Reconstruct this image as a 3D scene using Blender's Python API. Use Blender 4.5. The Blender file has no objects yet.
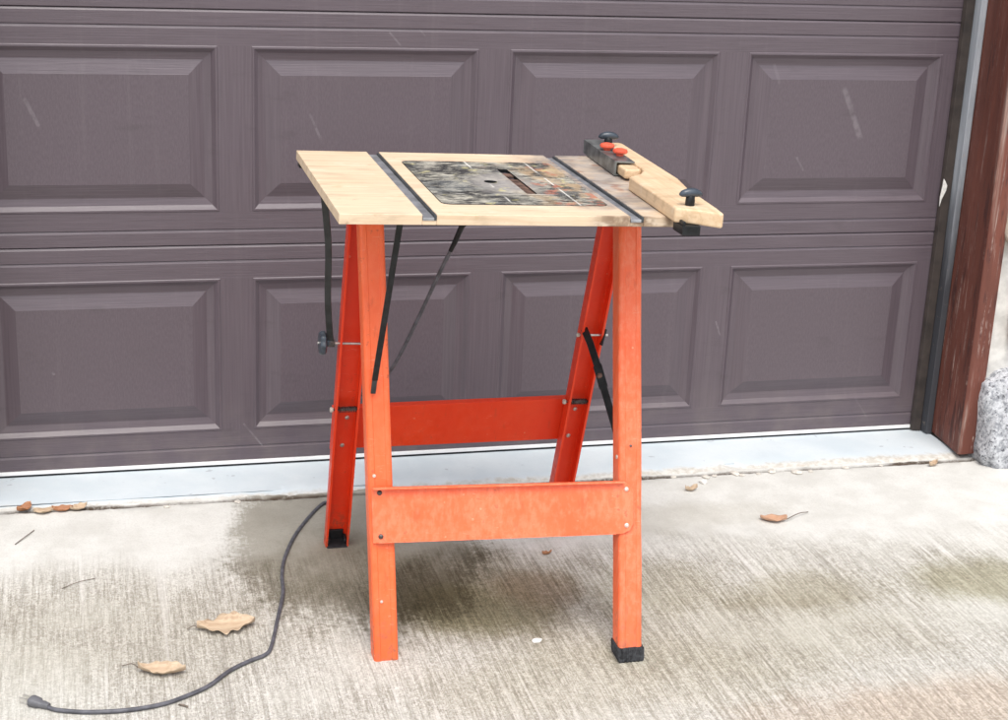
import bpy, bmesh, math, random
from mathutils import Vector, Matrix, noise as mnoise
random.seed(7)
sc = bpy.context.scene
COL = sc.collection
PI = math.pi

# ------------------------------------------------------------------ objects
def obj(name, verts, faces, mats, parent=None, midx=None, smooth=None, bevel=0.0, bseg=2):
    me = bpy.data.meshes.new(name)
    me.from_pydata([tuple(v) for v in verts], [], faces)
    bm = bmesh.new(); bm.from_mesh(me)
    bmesh.ops.recalc_face_normals(bm, faces=bm.faces)
    bm.to_mesh(me); bm.free()
    if not isinstance(mats, (list, tuple)): mats = [mats]
    for m in mats: me.materials.append(m)
    if midx:
        for p, i in zip(me.polygons, midx): p.material_index = i
    if smooth is not None:
        for p in me.polygons: p.use_smooth = True
        me.set_sharp_from_angle(angle=math.radians(smooth))
    o = bpy.data.objects.new(name, me); COL.objects.link(o)
    if parent is not None: o.parent = parent
    if bevel > 0:
        b = o.modifiers.new('bevel', 'BEVEL'); b.width = bevel; b.segments = bseg
        b.limit_method = 'ANGLE'; b.angle_limit = math.radians(40); b.harden_normals = False
    return o

def tag(o, label, cat, group=None, kind=None):
    if label: o['label'] = label
    if cat: o['category'] = cat
    if group: o['group'] = group
    if kind: o['kind'] = kind
    return o

def empty(name, loc=(0, 0, 0), mat=None):
    o = bpy.data.objects.new(name, None); o.empty_display_size = .1
    COL.objects.link(o)
    if mat is not None: o.matrix_world = mat
    else: o.location = loc
    return o

class MB:
    """collects verts / faces of one mesh"""
    def __init__(s): s.v = []; s.f = []; s.m = []
    def add(s, vs, fs, mi=0):
        k = len(s.v); s.v += [Vector(v) for v in vs]
        s.f += [tuple(i + k for i in f) for f in fs]; s.m += [mi] * len(fs)
        return s
    def hexa(s, p, mi=0):   # p: 8 points, bottom loop 0-3, top loop 4-7
        return s.add(p, [(0, 3, 2, 1), (4, 5, 6, 7), (0, 1, 5, 4), (1, 2, 6, 5), (2, 3, 7, 6), (3, 0, 4, 7)], mi)
    def box(s, x0, x1, y0, y1, z0, z1, mi=0):
        return s.hexa([(x0, y0, z0), (x1, y0, z0), (x1, y1, z0), (x0, y1, z0), (x0, y0, z1), (x1, y0, z1), (x1, y1, z1), (x0, y1, z1)], mi)
    def prism(s, loop, off, mi=0):
        n = len(loop); a = [Vector(p) for p in loop]; b = [p + Vector(off) for p in a]
        fs = [tuple(range(n))[::-1], tuple(range(n, 2 * n))] + [(i, (i + 1) % n, n + (i + 1) % n, n + i) for i in range(n)]
        return s.add(a + b, fs, mi)
    def loft(s, loops, mi=0, caps=True):
        n = len(loops[0]); vs = [p for l in loops for p in l]; fs = []
        for k in range(len(loops) - 1):
            for i in range(n):
                j = (i + 1) % n
                fs.append((k * n + i, k * n + j, (k + 1) * n + j, (k + 1) * n + i))
        if caps: fs += [tuple(range(n))[::-1], tuple(range((len(loops) - 1) * n, len(loops) * n))]
        return s.add(vs, fs, mi)
    def tube(s, pts, r, n=10, mi=0, flat=None):
        pts = [Vector(p) for p in pts]; loops = []; prev = None
        for i, p in enumerate(pts):
            t = (pts[min(i + 1, len(pts) - 1)] - pts[max(i - 1, 0)]).normalized()
            if prev is None:
                a = t.orthogonal().normalized()
            else:
                a = (prev - t * prev.dot(t)).normalized()
            prev = a; b = t.cross(a)
            rr = r[i] if isinstance(r, (list, tuple)) else r
            loops.append([p + a * (rr * math.cos(2 * PI * k / n)) + b * (rr * math.sin(2 * PI * k / n)) for k in range(n)])
        return s.loft(loops, mi)
    def lathe(s, base, axis, prof, n=20, mi=0, lobes=0, amp=0):
        base = Vector(base); axis = Vector(axis).normalized(); a = axis.orthogonal().normalized(); b = axis.cross(a)
        loops = []
        for (r, h) in prof:
            l = []
            for k in range(n):
                an = 2 * PI * k / n; rr = r * (1 + amp * math.cos(lobes * an)) if lobes else r
                l.append(base + axis * h + a * (rr * math.cos(an)) + b * (rr * math.sin(an)))
            loops.append(l)
        return s.loft(loops, mi)
    def bar(s, a, b, wdir, w, t, mi=0):
        a = Vector(a); b = Vector(b); d = (b - a).normalized(); x = Vector(wdir); x = (x - d * x.dot(d)).normalized(); y = d.cross(x)
        q = [x * sx * w / 2 + y * sy * t / 2 for sx, sy in ((-1, -1), (1, -1), (1, 1), (-1, 1))]
        return s.hexa([a + k for k in q] + [b + k for k in q], mi)
    def build(s, name, mats, parent=None, **kw):
        return obj(name, s.v, s.f, mats, parent, midx=s.m, **kw)

def smoothed(pts, n=6):
    """Catmull-Rom"""
    P = [Vector(p) for p in pts]; P = [P[0] * 2 - P[1]] + P + [P[-1] * 2 - P[-2]]; out = []
    for i in range(1, len(P) - 2):
        for k in range(n):
            t = k / n; a, b, c, d = P[i - 1], P[i], P[i + 1], P[i + 2]
            out.append(.5 * ((2 * b) + (c - a) * t + (2 * a - 5 * b + 4 * c - d) * t * t + (3 * b - a - 3 * c + d) * t ** 3))
    return out + [P[-2]]

# ------------------------------------------------------------------ materials
class NT:
    def __init__(s, name):
        s.m = bpy.data.materials.new(name); s.m.use_nodes = True; s.t = s.m.node_tree
        s.b = s.t.nodes['Principled BSDF']; s.co = s.n('ShaderNodeTexCoord').outputs['Object']
        s._sep = None
    def n(s, typ, **kw):
        nd = s.t.nodes.new(typ)
        for k, v in kw.items(): setattr(nd, k, v)
        return nd
    def lk(s, a, b): s.t.links.new(a, b)
    def put(s, sock, v):
        if hasattr(v, 'is_linked') or isinstance(v, bpy.types.NodeSocket): s.lk(v, sock)
        elif isinstance(v, (tuple, list)) and sock.type == 'RGBA': sock.default_value = (*v[:3], 1)
        else: sock.default_value = v
    def math(s, op, a, b=None, c=None, clamp=False):
        nd = s.n('ShaderNodeMath', operation=op); nd.use_clamp = clamp
        s.put(nd.inputs[0], a)
        if b is not None: s.put(nd.inputs[1], b)
        if c is not None: s.put(nd.inputs[2], c)
        return nd.outputs[0]
    def add(s, a, b): return s.math('ADD', a, b)
    def mul(s, a, b, clamp=False): return s.math('MULTIPLY', a, b, clamp=clamp)
    def xyz(s, i):
        if s._sep is None:
            s._sep = s.n('ShaderNodeSeparateXYZ'); s.lk(s.co, s._sep.inputs[0])
        return s._sep.outputs[i]
    def scaled(s, sx, sy, sz):
        nd = s.n('ShaderNodeVectorMath', operation='MULTIPLY'); s.lk(s.co, nd.inputs[0]); nd.inputs[1].default_value = (sx, sy, sz)
        return nd.outputs[0]
    def noise(s, scale=1.0, detail=4, rough=.55, vec=None, dist=0.0):
        nd = s.n('ShaderNodeTexNoise'); s.lk(vec if vec is not None else s.co, nd.inputs['Vector'])
        nd.inputs['Scale'].default_value = scale; nd.inputs['Detail'].default_value = detail
        nd.inputs['Roughness'].default_value = rough; nd.inputs['Distortion'].default_value = dist
        return nd.outputs['Fac']
    def step(s, v, a, b, to0=0.0, to1=1.0):
        nd = s.n('ShaderNodeMapRange', interpolation_type='SMOOTHSTEP'); s.put(nd.inputs['Value'], v)
        nd.inputs['From Min'].default_value = a; nd.inputs['From Max'].default_value = b
        nd.inputs['To Min'].default_value = to0; nd.inputs['To Max'].default_value = to1
        return nd.outputs[0]
    def mix(s, f, a, b, blend='MIX'):
        nd = s.n('ShaderNodeMix', data_type='RGBA', blend_type=blend)
        s.put(nd.inputs['Factor'], f); s.put(nd.inputs[6], a); s.put(nd.inputs[7], b)
        return nd.outputs[2]
    def bump(s, h, strength=.3, dist=.002):
        nd = s.n('ShaderNodeBump'); nd.inputs['Strength'].default_value = strength; nd.inputs['Distance'].default_value = dist
        s.put(nd.inputs['Height'], h); s.lk(nd.outputs[0], s.b.inputs['Normal'])
    def fin(s, color, rough=.5, metal=0.0, spec=.5):
        s.put(s.b.inputs['Base Color'], color); s.put(s.b.inputs['Roughness'], rough)
        s.b.inputs['Metallic'].default_value = metal; s.b.inputs['Specular IOR Level'].default_value = spec
        return s.m
    def ellipse(s, cx, cy, rx, ry, wob, a=1.0, b=.55):
        """soft-edged blob mask on the ground, edge broken by noise"""
        dx = s.mul(s.add(s.xyz(0), -cx), 1 / rx); dy = s.mul(s.add(s.xyz(1), -cy), 1 / ry)
        d = s.math('SQRT', s.add(s.mul(dx, dx), s.mul(dy, dy)))
        return s.step(s.add(d, wob), a, b)
    def segment(s, ax, az, bx, bz, w, axes=(0, 2)):
        L2 = (bx - ax) ** 2 + (bz - az) ** 2
        px = s.add(s.xyz(axes[0]), -ax); pz = s.add(s.xyz(axes[1]), -az)
        t = s.math('MULTIPLY', s.add(s.mul(px, bx - ax), s.mul(pz, bz - az)), 1 / L2, clamp=True)
        ex = s.add(px, s.mul(t, -(bx - ax))); ez = s.add(pz, s.mul(t, -(bz - az)))
        d = s.math('SQRT', s.add(s.mul(ex, ex), s.mul(ez, ez)))
        return s.step(d, w, w * .35)

def simple(name, c, rough=.5, metal=0.0, var=.15, scale=40, bump=.1, spec=.5):
    t = NT(name); n = t.noise(scale, 5)
    col = t.mix(t.step(n, .3, .7), tuple(k * (1 - var) for k in c), tuple(min(1, k * (1 + var)) for k in c))
    if bump: t.bump(n, bump, .002)
    return t.fin(col, rough, metal, spec)

SCR = [(-1.0511, .8661, -1.0264, .8115, .006, .30), (-.4294, .8343, -.4014, .7722, .004, .28), (-.2479, 1.0212, -.2242, .9945, .003, .35),
       (.9005, .8982, .9559, .7783, .010, .34), (.7892, .7285, .8087, .6981, .004, .3), (.6097, .3079, .6237, .2728, .003, .6),
       (-.5843, .0923, -.5416, .0362, .003, .6), (-1.019, .2393, -1.0169, .2367, .004, .6), (1.0251, .0839, 1.0637, .0312, .003, .20),
       (-.1785, 1.0289, -.1665, 1.0156, .0025, .3), (.71, .955, .722, .915, .006, .15)]
def door_mat(name, gx, gz, amt):
    t = NT(name)
    g = t.noise(1, 4, .6, t.scaled(gx, 30, gz), .3)
    big = t.noise(2.2, 3)
    col = t.mix(t.step(g, .3, .72), (.094, .073, .086), (.117, .092, .107))
    col = t.mix(t.mul(t.step(big, .35, .7), .25), col, (.100, .080, .087))
    m = None
    wn = t.mul(t.step(t.noise(60, 3), .3, .6, .15, 1), t.step(t.noise(17, 2), .3, .6, .35, 1))
    for (a, b, c, d, w, k) in SCR:
        s_ = t.mul(t.segment(a, b, c, d, w), k * .36); m = s_ if m is None else t.math('MAXIMUM', m, s_)
    col = t.mix(t.mul(m, wn), col, (.62, .58, .60))
    # rain runs and grime, dull handling marks
    runs = t.mul(t.step(t.noise(1, 4, .65, t.scaled(38, 30, 1.6)), .55, .72), .22)
    col = t.mix(runs, col, (.150, .125, .135))
    grime = t.mul(t.step(t.noise(1, 5, .65, t.scaled(9, 9, 22)), .56, .74), .30)
    col = t.mix(grime, col, (.060, .050, .052))
    # road dust splashed on the lowest strip
    dust = t.mul(t.step(t.xyz(2), .20, -.01), t.step(t.noise(14, 5), .35, .75, .0, .35))
    col = t.mix(dust, col, (.20, .165, .15))
    t.bump(t.mul(g, amt), .35, .0012)
    return t.fin(col, t.step(g, .2, .8, .33, .45), 0, .5)
M_RAIL = door_mat('door paint horizontal grain', 7, 330, 1.7)
M_STILE = door_mat('door paint vertical grain', 230, 5, .8)
M_FIELD = door_mat('door paint smooth', 320, 90, .25)

def orange_mat(name, base, hi, chalk, amt):
    t = NT(name)
    n = t.noise(7, 5, .6); f = t.noise(70, 5, .65); run = t.noise(1, 4, .6, t.scaled(90, 90, 26))
    col = t.mix(t.step(n, .3, .7), base, hi)
    ch = t.mul(t.step(t.add(t.mul(run, .45), t.add(t.mul(f, .35), t.mul(n, .2))), .44, .60), amt)
    col = t.mix(ch, col, chalk)
    # chips to primer / bare spots, of many sizes
    sp = t.n('ShaderNodeTexVoronoi', feature='F1'); t.lk(t.co, sp.inputs['Vector']); sp.inputs['Scale'].default_value = 60
    sx = t.n('ShaderNodeSeparateColor'); t.lk(sp.outputs['Color'], sx.inputs[0])
    size = t.mul(sx.outputs[1], .16)
    chip = t.mul(t.step(t.math('SUBTRACT', t.add(sp.outputs['Distance'], t.mul(f, .16)), size), .12, .07), t.step(sx.outputs[0], .80, .82))
    col = t.mix(t.mul(chip, t.step(f, .35, .6, .05, .55)), col, (.78, .40, .24))
    rs = t.mul(t.step(t.add(t.mul(f, .7), t.mul(n, .3)), .60, .67), .55)
    col = t.mix(rs, col, (.36, .07, .03))
    # scraped and rusty toward the feet, grimy runs
    low = t.mul(t.step(t.xyz(2), .13, .0), t.step(t.add(t.mul(f, .6), t.mul(run, .4)), .46, .60))
    col = t.mix(t.mul(low, .75), col, (.22, .085, .045))
    scr = t.mul(t.step(t.noise(1, 3, .7, t.scaled(34, 75, 210), 1.5), .62, .68), t.step(n, .44, .60, 0, .26))
    col = t.mix(scr, col, (.88, .42, .28))
    dirt = t.mul(t.step(t.noise(1, 4, .65, t.scaled(70, 70, 9)), .58, .72), .30)
    col = t.mix(dirt, col, (.45, .060, .018))
    t.bump(t.add(t.mul(f, .6), t.mul(n, 1.2)), .18, .002)
    return t.fin(col, t.step(f, .3, .7, .32, .55), 0, .5)
M_OR_SHADE = orange_mat('shaded orange red enamel', (.78, .042, .008), (.84, .058, .012), (.80, .11, .045), .12)  # shaded copy of the orange: rear shade put into the colour
M_OR_LIT = orange_mat('lit orange enamel', (.83, .110, .024), (.87, .138, .036), (.86, .22, .10), .22)  # lit copy for the front: washed-out light put into the colour
M_OR_LITW = orange_mat('worn lit orange enamel', (.83, .125, .036), (.87, .155, .054), (.88, .28, .155), .42)  # worn, chalky front copy, lit tone in its colour too

def wood_mat(name, light, dark, axis=0, grime=False, scale=1.0):
    t = NT(name)
    s_ = [90 * scale] * 3; s_[axis] = 5 * scale
    g = t.noise(1, 5, .6, t.scaled(*s_), .6); big = t.noise(7, 4)
    col = t.mix(t.step(g, .3, .72), light, dark)
    col = t.mix(t.mul(t.step(big, .42, .7), .35), col, tuple(k * .86 for k in light))
    if grime:
        w1 = t.noise(9, 5, .65); w2 = t.noise(1, 5, .65, t.scaled(14, 60, 60))
        m = t.step(t.add(t.xyz(0), t.add(t.mul(w1, .22), -.11)), .05, .17)
        m = t.mul(m, t.step(t.add(t.mul(w1, .5), t.mul(w2, .5)),   .30, .56, .35, 1.0))
        front = t.step(t.xyz(1), -.262, -.225, .25, 1)
        m = t.mul(m, front)
        tone = t.mix(t.step(t.noise(16, 4), .38, .62), (.20, .175, .165), (.40, .35, .31))
        tone = t.mix(t.mul(t.step(t.noise(26, 3), .55, .68), .7), tone, (.30, .14, .09))
        col = t.mix(m, col, tone)
        spot = t.mul(t.step(t.noise(23, 4), .62, .70), .35)
        col = t.mix(spot, col, (.55, .36, .18))
        # a burnt dark patch on the front edge at the right
        e = t.mul(t.step(t.xyz(0), .08, .13), t.step(t.xyz(1), -.285, -.291))
        e = t.mul(e, t.step(t.noise(30, 4), .36, .58, .05, .8))
        col = t.mix(e, col, (.17, .10, .06))
    if axis < 2 and scale == 1.0:
        # dings, glue smears and handling dirt
        sm = t.noise(1, 5, .65, t.scaled(9, 30, 30)); kn = t.noise(34, 4, .7)
        col = t.mix(t.mul(t.step(sm, .52, .68), .42), col, tuple(k * .66 for k in dark))
        col = t.mix(t.mul(t.step(sm, .42, .30), .45), col, (.80, .70, .57))
        col = t.mix(t.mul(t.step(kn, .64, .72), .45), col, (.30, .20, .12))
    t.bump(t.add(g, t.mul(t.noise(50, 4), .5)), .22, .0015)
    return t.fin(col, .55, 0, .35)
M_TOP = wood_mat('pale table wood', (.74, .590, .425), (.63, .465, .305), 0, True)
M_FENCE = wood_mat('fence pine', (.74, .555, .365), (.60, .41, .24), 1)

def plate_mat():
    t = NT('scraped black plate')
    a = t.noise(1, 7, .75, t.scaled(24, 110, 1), 1.0); b = t.noise(1, 5, .7, t.scaled(90, 420, 1)); big = t.noise(15, 6, .65)
    v = t.add(t.add(t.mul(a, .50), t.mul(b, .25)), t.mul(big, .35))
    col = t.mix(t.step(v, .51, .64), (.016, .018, .019), (.50, .47, .39))
    gl = t.mul(t.step(t.noise(7, 5, .7), .52, .60), .40)
    col = t.mix(gl, col, (.17, .185, .19))
    grit = t.step(t.noise(260, 3, .7), .60, .68)
    col = t.mix(t.mul(grit, .6), col, (.58, .54, .46))
    fines = t.mul(t.step(t.noise(1, 3, .6, t.scaled(14, 700, 1), .3), .60, .66), .55)
    col = t.mix(fines, col, (.42, .41, .38))
    dx = t.mul(t.add(t.xyz(0), -.005), 1 / .085); dy = t.mul(t.add(t.xyz(1), .02), 1 / .13)
    d0 = t.math('SQRT', t.add(t.mul(dx, dx), t.mul(dy, dy)))
    rub = t.mul(t.step(t.add(d0, t.mul(t.add(v, -.5), 2.2)), 1.1, .5), .75)
    col = t.mix(rub, col, t.mix(t.step(b, .35, .65), (.26, .24, .23), (.46, .43, .40)))
    for v0 in (-.118, .108):
        d = t.math('ABSOLUTE', t.add(t.xyz(1), -v0))
        col = t.mix(t.mul(t.step(d, .0030, .0014), t.step(t.noise(17, 4), .46, .56, 0, .7)), col, (.62, .60, .55))
    right = t.step(t.xyz(0), -.03, .10)
    col = t.mix(t.mul(right, t.step(t.noise(12, 5, .7), .47, .60, 0, .7)), col, (.52, .37, .22))
    col = t.mix(t.mul(right, t.step(t.noise(19, 4, .7), .56, .63, 0, .7)), col, (.46, .15, .09))
    col = t.mix(t.mul(t.step(t.noise(21, 4, .7), .60, .66), .6), col, (.58, .52, .24))
    for u0 in (-.026, .099):
        d = t.math('ABSOLUTE', t.add(t.xyz(0), -u0))
        col = t.mix(t.mul(t.step(d, .0026, .0012), t.step(t.noise(14, 4), .43, .55, 0.05, .8)), col, (.70, .68, .62))
    t.bump(v, .3, .001)
    return t.fin(col, t.step(v, .45, .65, .34, .65), 0, .4)
M_PLATE = plate_mat()
M_ALU = simple('dull aluminium', (.40, .41, .43), .45, .7, .25, 30, .1)
M_ALUD = simple('dark slot wall', (.05, .055, .06), .5, .2, .3, 30, .1)
M_STEEL = simple('zinc plated steel', (.62, .61, .58), .35, .85, .2, 80, .05)
M_RIVET = simple('rivet metal', (.72, .62, .54), .4, .5, .2, 200, .05)
M_SPRING = simple('dark spring steel', (.10, .09, .085), .45, .6, .5, 120, .2)
M_BLACK = simple('black painted steel', (.012, .013, .014), .42, .0, .5, 60, .2, .3)
M_RUB = simple('black rubber', (.014, .0145, .016), .6, 0, .4, 80, .2, .3)
M_FOOT = simple('dusty black rubber', (.030, .031, .034), .7, 0, .7, 140, .3, .3)
M_BLK2 = simple('scuffed grey black metal', (.026, .029, .031), .33, .2, .4, 28, .12)
M_CHAN = simple('dull grey worn channel metal', (.135, .145, .142), .33, .3, .5, 40, .15)
M_KNOB = simple('blue grey plastic', (.040, .052, .068), .32, 0, .3, 40, .05)
M_RED = simple('orange red plastic button', (.80, .11, .055), .35, 0, .12, 40, .03)
M_CORD = simple('grey black cord', (.085, .085, .098), .5, 0, .35, 60, .1)
M_NYLON = simple('dirty white nylon', (.52, .49, .42), .4, 0, .08, 60, .0)
M_RUST = simple('rusty insert', (.16, .095, .07), .55, .4, .6, 60, .2)
M_SEAL = simple('white vinyl seal', (.80, .80, .79), .45, 0, .06, 12, .05)
M_BSEAL = simple('brown rubber seal', (.036, .027, .023), .55, 0, .35, 25, .15)
M_LEAF = wood_mat('dry tan leaf', (.58, .46, .325), (.42, .30, .20), 0, False, 1.6)
M_LEAFR = wood_mat('dry reddish leaf', (.42, .20, .10), (.30, .13, .06), 0, False, 1.6)
M_LEAFO = wood_mat('dry orange tan leaf', (.55, .34, .23), (.44, .25, .15), 0, False, 1.6)
M_TWIG = simple('twig bark', (.15, .12, .095), .8, 0, .3, 120, .2)
M_CHIP = simple('pale chip', (.74, .72, .68), .7, 0, .1, 120, .1)

def metalstrip():
    t = NT('weathered grey metal stop')
    n = t.noise(1, 5, .6, t.scaled(30, 30, 4)); f = t.noise(40, 4)
    col = t.mix(t.step(n, .35, .7), (.32, .345, .375), (.46, .485, .52))
    # darker on the lower half, with a noisy edge
    low = t.step(t.add(t.xyz(2), t.add(t.mul(n, .35), -.18)), .74, .38)
    col = t.mix(low, col, (.058, .060, .068))
    col = t.mix(t.mul(t.step(f, .66, .72), .5), col, (.42, .33, .27))
    t.bump(n, .15, .002)
    return t.fin(col, .45, .1)
M_STRIP = metalstrip()

def redwood():
    t = NT('weathered red painted wood')
    g = t.noise(1, 6, .65, t.scaled(110, 110, 3.5), .5); b = t.noise(1, 5, .6, t.scaled(16, 16, 3)); f = t.noise(70, 4)
    col = t.mix(t.step(b, .3, .7), (.125, .042, .029), (.180, .060, .041))
    col = t.mix(t.mul(t.step(g, .45, .68), .55), col, (.10, .032, .026))
    # pale crackle where paint has split along the grain, more of it near the bottom
    low = t.step(t.xyz(2), 1.0, .05, .25, 1.0)
    cr = t.mul(t.mul(t.step(g, .56, .63), t.step(t.add(t.mul(f, .5), t.mul(b, .5)), .42, .56)), low)
    col = t.mix(t.mul(cr, .8), col, (.48, .37, .32))
    hair = t.mul(t.mul(t.step(t.noise(1, 3, .6, t.scaled(260, 260, 9)), .62, .68), t.step(b, .45, .6)), t.mul(low, .8))
    col = t.mix(hair, col, (.50, .38, .33))
    blk = t.mul(t.step(t.add(t.noise(1, 4, .6, t.scaled(40, 40, 7)), t.mul(low, .07)), .60, .70), .7)
    col = t.mix(blk, col, (.055, .022, .02))
    # bare grey edge along the arris facing the drive
    ex = t.step(t.math('ABSOLUTE', t.add(t.add(t.xyz(0), t.mul(b, .012)), -1.2335)), .010, .004)
    ed = t.mul(ex, t.step(t.xyz(1), -.196, -.204))
    ed = t.mul(ed, t.mul(t.step(b, .46, .62, .0, .6), t.step(g, .35, .6, .3, 1)))
    col = t.mix(ed, col, (.42, .33, .28))
    t.bump(g, .5, .003)
    return t.fin(col, .62, 0, .35)
M_REDW = redwood()

def granite():
    t = NT('speckled granite')
    v = t.noise(75, 4, .75); w = t.noise(28, 4, .6)
    col = t.mix(t.step(t.add(t.mul(v, .7), t.mul(w, .3)), .40, .60), (.26, .27, .29), (.60, .61, .63))
    col = t.mix(t.mul(t.step(t.noise(120, 2), .60, .66), .8), col, (.06, .06, .07))
    t.bump(v, .6, .006)
    return t.fin(col, .8, 0, .2)
M_GRAN = granite()
M_PINK = simple('pinkish fieldstone', (.56, .46, .42), .75, 0, .2, 16, .4)
M_TAN = simple('tan fieldstone', (.50, .44, .36), .75, 0, .25, 14, .4)
M_MORT = simple('pale mortar', (.62, .60, .56), .85, 0, .15, 30, .6)

def apron_mat():
    t = NT('apron concrete')
    n = t.noise(5, 5, .6); f = t.noise(70, 5, .65); g = t.noise(18, 5, .6)
    col = t.mix(t.step(n, .3, .7), (.515, .575, .61), (.60, .645, .665))
    col = t.mix(t.mul(t.step(f, .5, .72), .25), col, (.50, .54, .56))
    spots = t.mul(t.step(t.noise(26, 3), .69, .73), .55)
    col = t.mix(spots, col, (.32, .33, .36))
    # coating worn off along the front lip
    lip = t.step(t.add(t.xyz(1), t.add(t.mul(g, .05), t.mul(f, .02))), -.128, -.152)
    raw = t.mix(t.step(f, .35, .65), (.47, .44, .39), (.62, .60, .555))
    raw = t.mix(t.mul(t.step(g, .55, .68), .5), raw, (.45, .37, .29))
    col = t.mix(lip, col, raw)
    t.bump(t.add(f, t.mul(g, .6)), .25, .003)
    return t.fin(col, .75, 0, .3)
M_APRON = apron_mat()

def drive_mat():
    t = NT('broomed driveway concrete')
    big = t.noise(2.6, 5, .6); mid = t.noise(11, 5, .6); fine = t.noise(230, 3, .75); gr = t.noise(85, 5, .75)
    st = t.noise(1, 5, .7, t.scaled(150, 6, 1), .4); st2 = t.noise(1, 4, .65, t.scaled(300, 16, 1)); st3 = t.noise(1, 3, .6, t.scaled(48, .9, 1), .5)
    wob = t.add(t.mul(big, .9), t.add(t.mul(mid, .7), t.add(t.mul(st, .45), t.add(t.mul(gr, .35), -1.2))))
    # rough broomed field versus smooth trowelled border by the apron
    edge = t.add(t.xyz(1), t.add(t.add(t.mul(big, .26), t.mul(mid, .16)), t.add(t.mul(t.xyz(0), .06), t.mul(st, .10))))
    rough = t.step(edge, -.22, -.42)
    sm = t.mix(t.step(mid, .3, .7), (.540, .528, .490), (.640, .630, .593))
    sm = t.mix(t.mul(t.step(fine, .46, .66), .35), sm, (.46, .44, .41))
    sm = t.mix(t.mul(t.step(gr, .58, .70), .35), sm, (.44, .42, .39))
    ro = t.mix(t.step(t.add(t.mul(st, .45), t.add(t.mul(st2, .30), t.mul(gr, .30))), .41, .63), (.300, .279, .235), (.640, .618, .563))
    ro = t.mix(t.mul(t.step(fine, .46, .62), .60), ro, (.25, .225, .195))
    ro = t.mix(t.mul(t.step(t.noise(150, 3, .7), .56, .66), .55), ro, (.74, .72, .69))
    pit = t.step(t.noise(330, 2, .6), .63, .68)
    ro = t.mix(t.mul(pit, .75), ro, (.13, .12, .10))
    ro = t.mix(t.mul(t.step(t.noise(1, 3, .6, t.scaled(420, 40, 1)), .58, .66), .5), ro, (.76, .745, .70))
    ro = t.mix(t.mul(t.step(st3, .60, .68), .45), ro, (.72, .70, .67))
    ro = t.mix(t.mul(t.step(st3, .40, .33), .40), ro, (.22, .20, .17))
    ro = t.mix(t.mul(t.step(big, .48, .68), .45), ro, (.61, .600, .545))
    col = t.mix(rough, sm, ro)
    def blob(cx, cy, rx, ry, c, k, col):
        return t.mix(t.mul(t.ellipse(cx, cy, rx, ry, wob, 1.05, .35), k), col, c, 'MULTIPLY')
    damp = (.52, .50, .455)  # damp stain tint, with some of the table's soft shade painted in
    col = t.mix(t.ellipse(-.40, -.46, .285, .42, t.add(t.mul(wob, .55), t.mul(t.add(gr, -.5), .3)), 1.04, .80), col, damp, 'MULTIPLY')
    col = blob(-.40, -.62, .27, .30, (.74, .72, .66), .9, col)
    col = blob(-.18, -.75, .36, .25, (.51, .485, .42), 1.0, col)  # under the table: stain plus part of its soft shade, painted
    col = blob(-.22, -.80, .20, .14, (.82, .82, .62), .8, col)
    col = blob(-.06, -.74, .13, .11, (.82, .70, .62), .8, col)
    col = blob(.92, -.86, .25, .15, (.62, .60, .46), .85, col)
    col = blob(.50, -.84, .22, .13, (.70, .67, .57), .8, col)
    col = blob(.20, -.78, .22, .16, (.78, .76, .68), .9, col)
    col = blob(-.02, -1.12, .5, .18, (.87, .86, .80), .8, col)
    col = blob(.60, -1.32, .5, .13, (.94, .80, .70), .7, col)
    col = blob(.30, -1.0, .6, .22, (.84, .82, .76), .8, col)
    col = blob(-.95, -.80, .5, .28, (.84, .82, .78), .8, col)
    col = blob(.35, -.44, .4, .10, (.84, .82, .78), .7, col)
    # dirt settled in the joint
    j = t.step(t.math('ABSOLUTE', t.add(t.add(t.xyz(1), t.mul(t.xyz(0), .0115)), t.add(t.mul(mid, .016), .1945))), .013, .004)
    col = t.mix(t.mul(j, t.step(t.add(t.mul(gr, .5), t.mul(mid, .5)), .36, .50, .35, 1.0)), col, (.085, .062, .045))
    h = t.add(t.mul(rough, t.add(st, t.mul(st2, .7))), t.add(t.mul(gr, .6), t.mul(fine, .3)))
    t.bump(h, .6, .004)
    return t.fin(col, .82, 0, .25)
M_DRIVE = drive_mat()

# ------------------------------------------------------------------ ground
def drive_z(y): return -.022 + .018 * (y + .25)
def crack_y(x): return -.2015 - .0115 * x + .007 * mnoise.noise(Vector((x * 5, 3.1, 0))) + .003 * mnoise.noise(Vector((x * 31, 1.7, 0)))
xs = [-40, -15, -6, -3, -2] + [-1.7 + .012 * i for i in range(284)] + [2, 3, 6, 15, 40]
ys = [-60, -25, -10, -5, -3, -2.2, -1.6, -1.1, -.8, -.5, -.35, -.28]
cr = [-.05, -.03, -.012, -.007, -.0025, .0025, .007, .012, .03]
mb = MB(); V = []
for x in xs:
    cy = crack_y(x) if abs(x) < 1.75 else crack_y(math.copysign(1.75, x))
    open_ = max(0.0, .55 + .9 * mnoise.noise(Vector((x * 3.3, 8.2, 0))))
    for y in ys: V.append((x, y, drive_z(y)))
    for i, d in enumerate(cr):
        y = cy + d; z = drive_z(y)
        if abs(x) < 1.26:
            if abs(d) < .004: z -= .016 * min(1, open_ + .45)
            elif abs(d) < .01: z -= .006 * min(1, open_)
            z += .0018 * mnoise.noise(Vector((x * 60, d * 90, 5)))
        V.append((x, y, z))
    V.append((x, .0, drive_z(0))); V.append((x, .6, drive_z(0)))
n = len(ys) + len(cr) + 2
F = [(i * n + j, (i + 1) * n + j, (i + 1) * n + j + 1, i * n + j + 1) for i in range(len(xs) - 1) for j in range(n - 1)]
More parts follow.
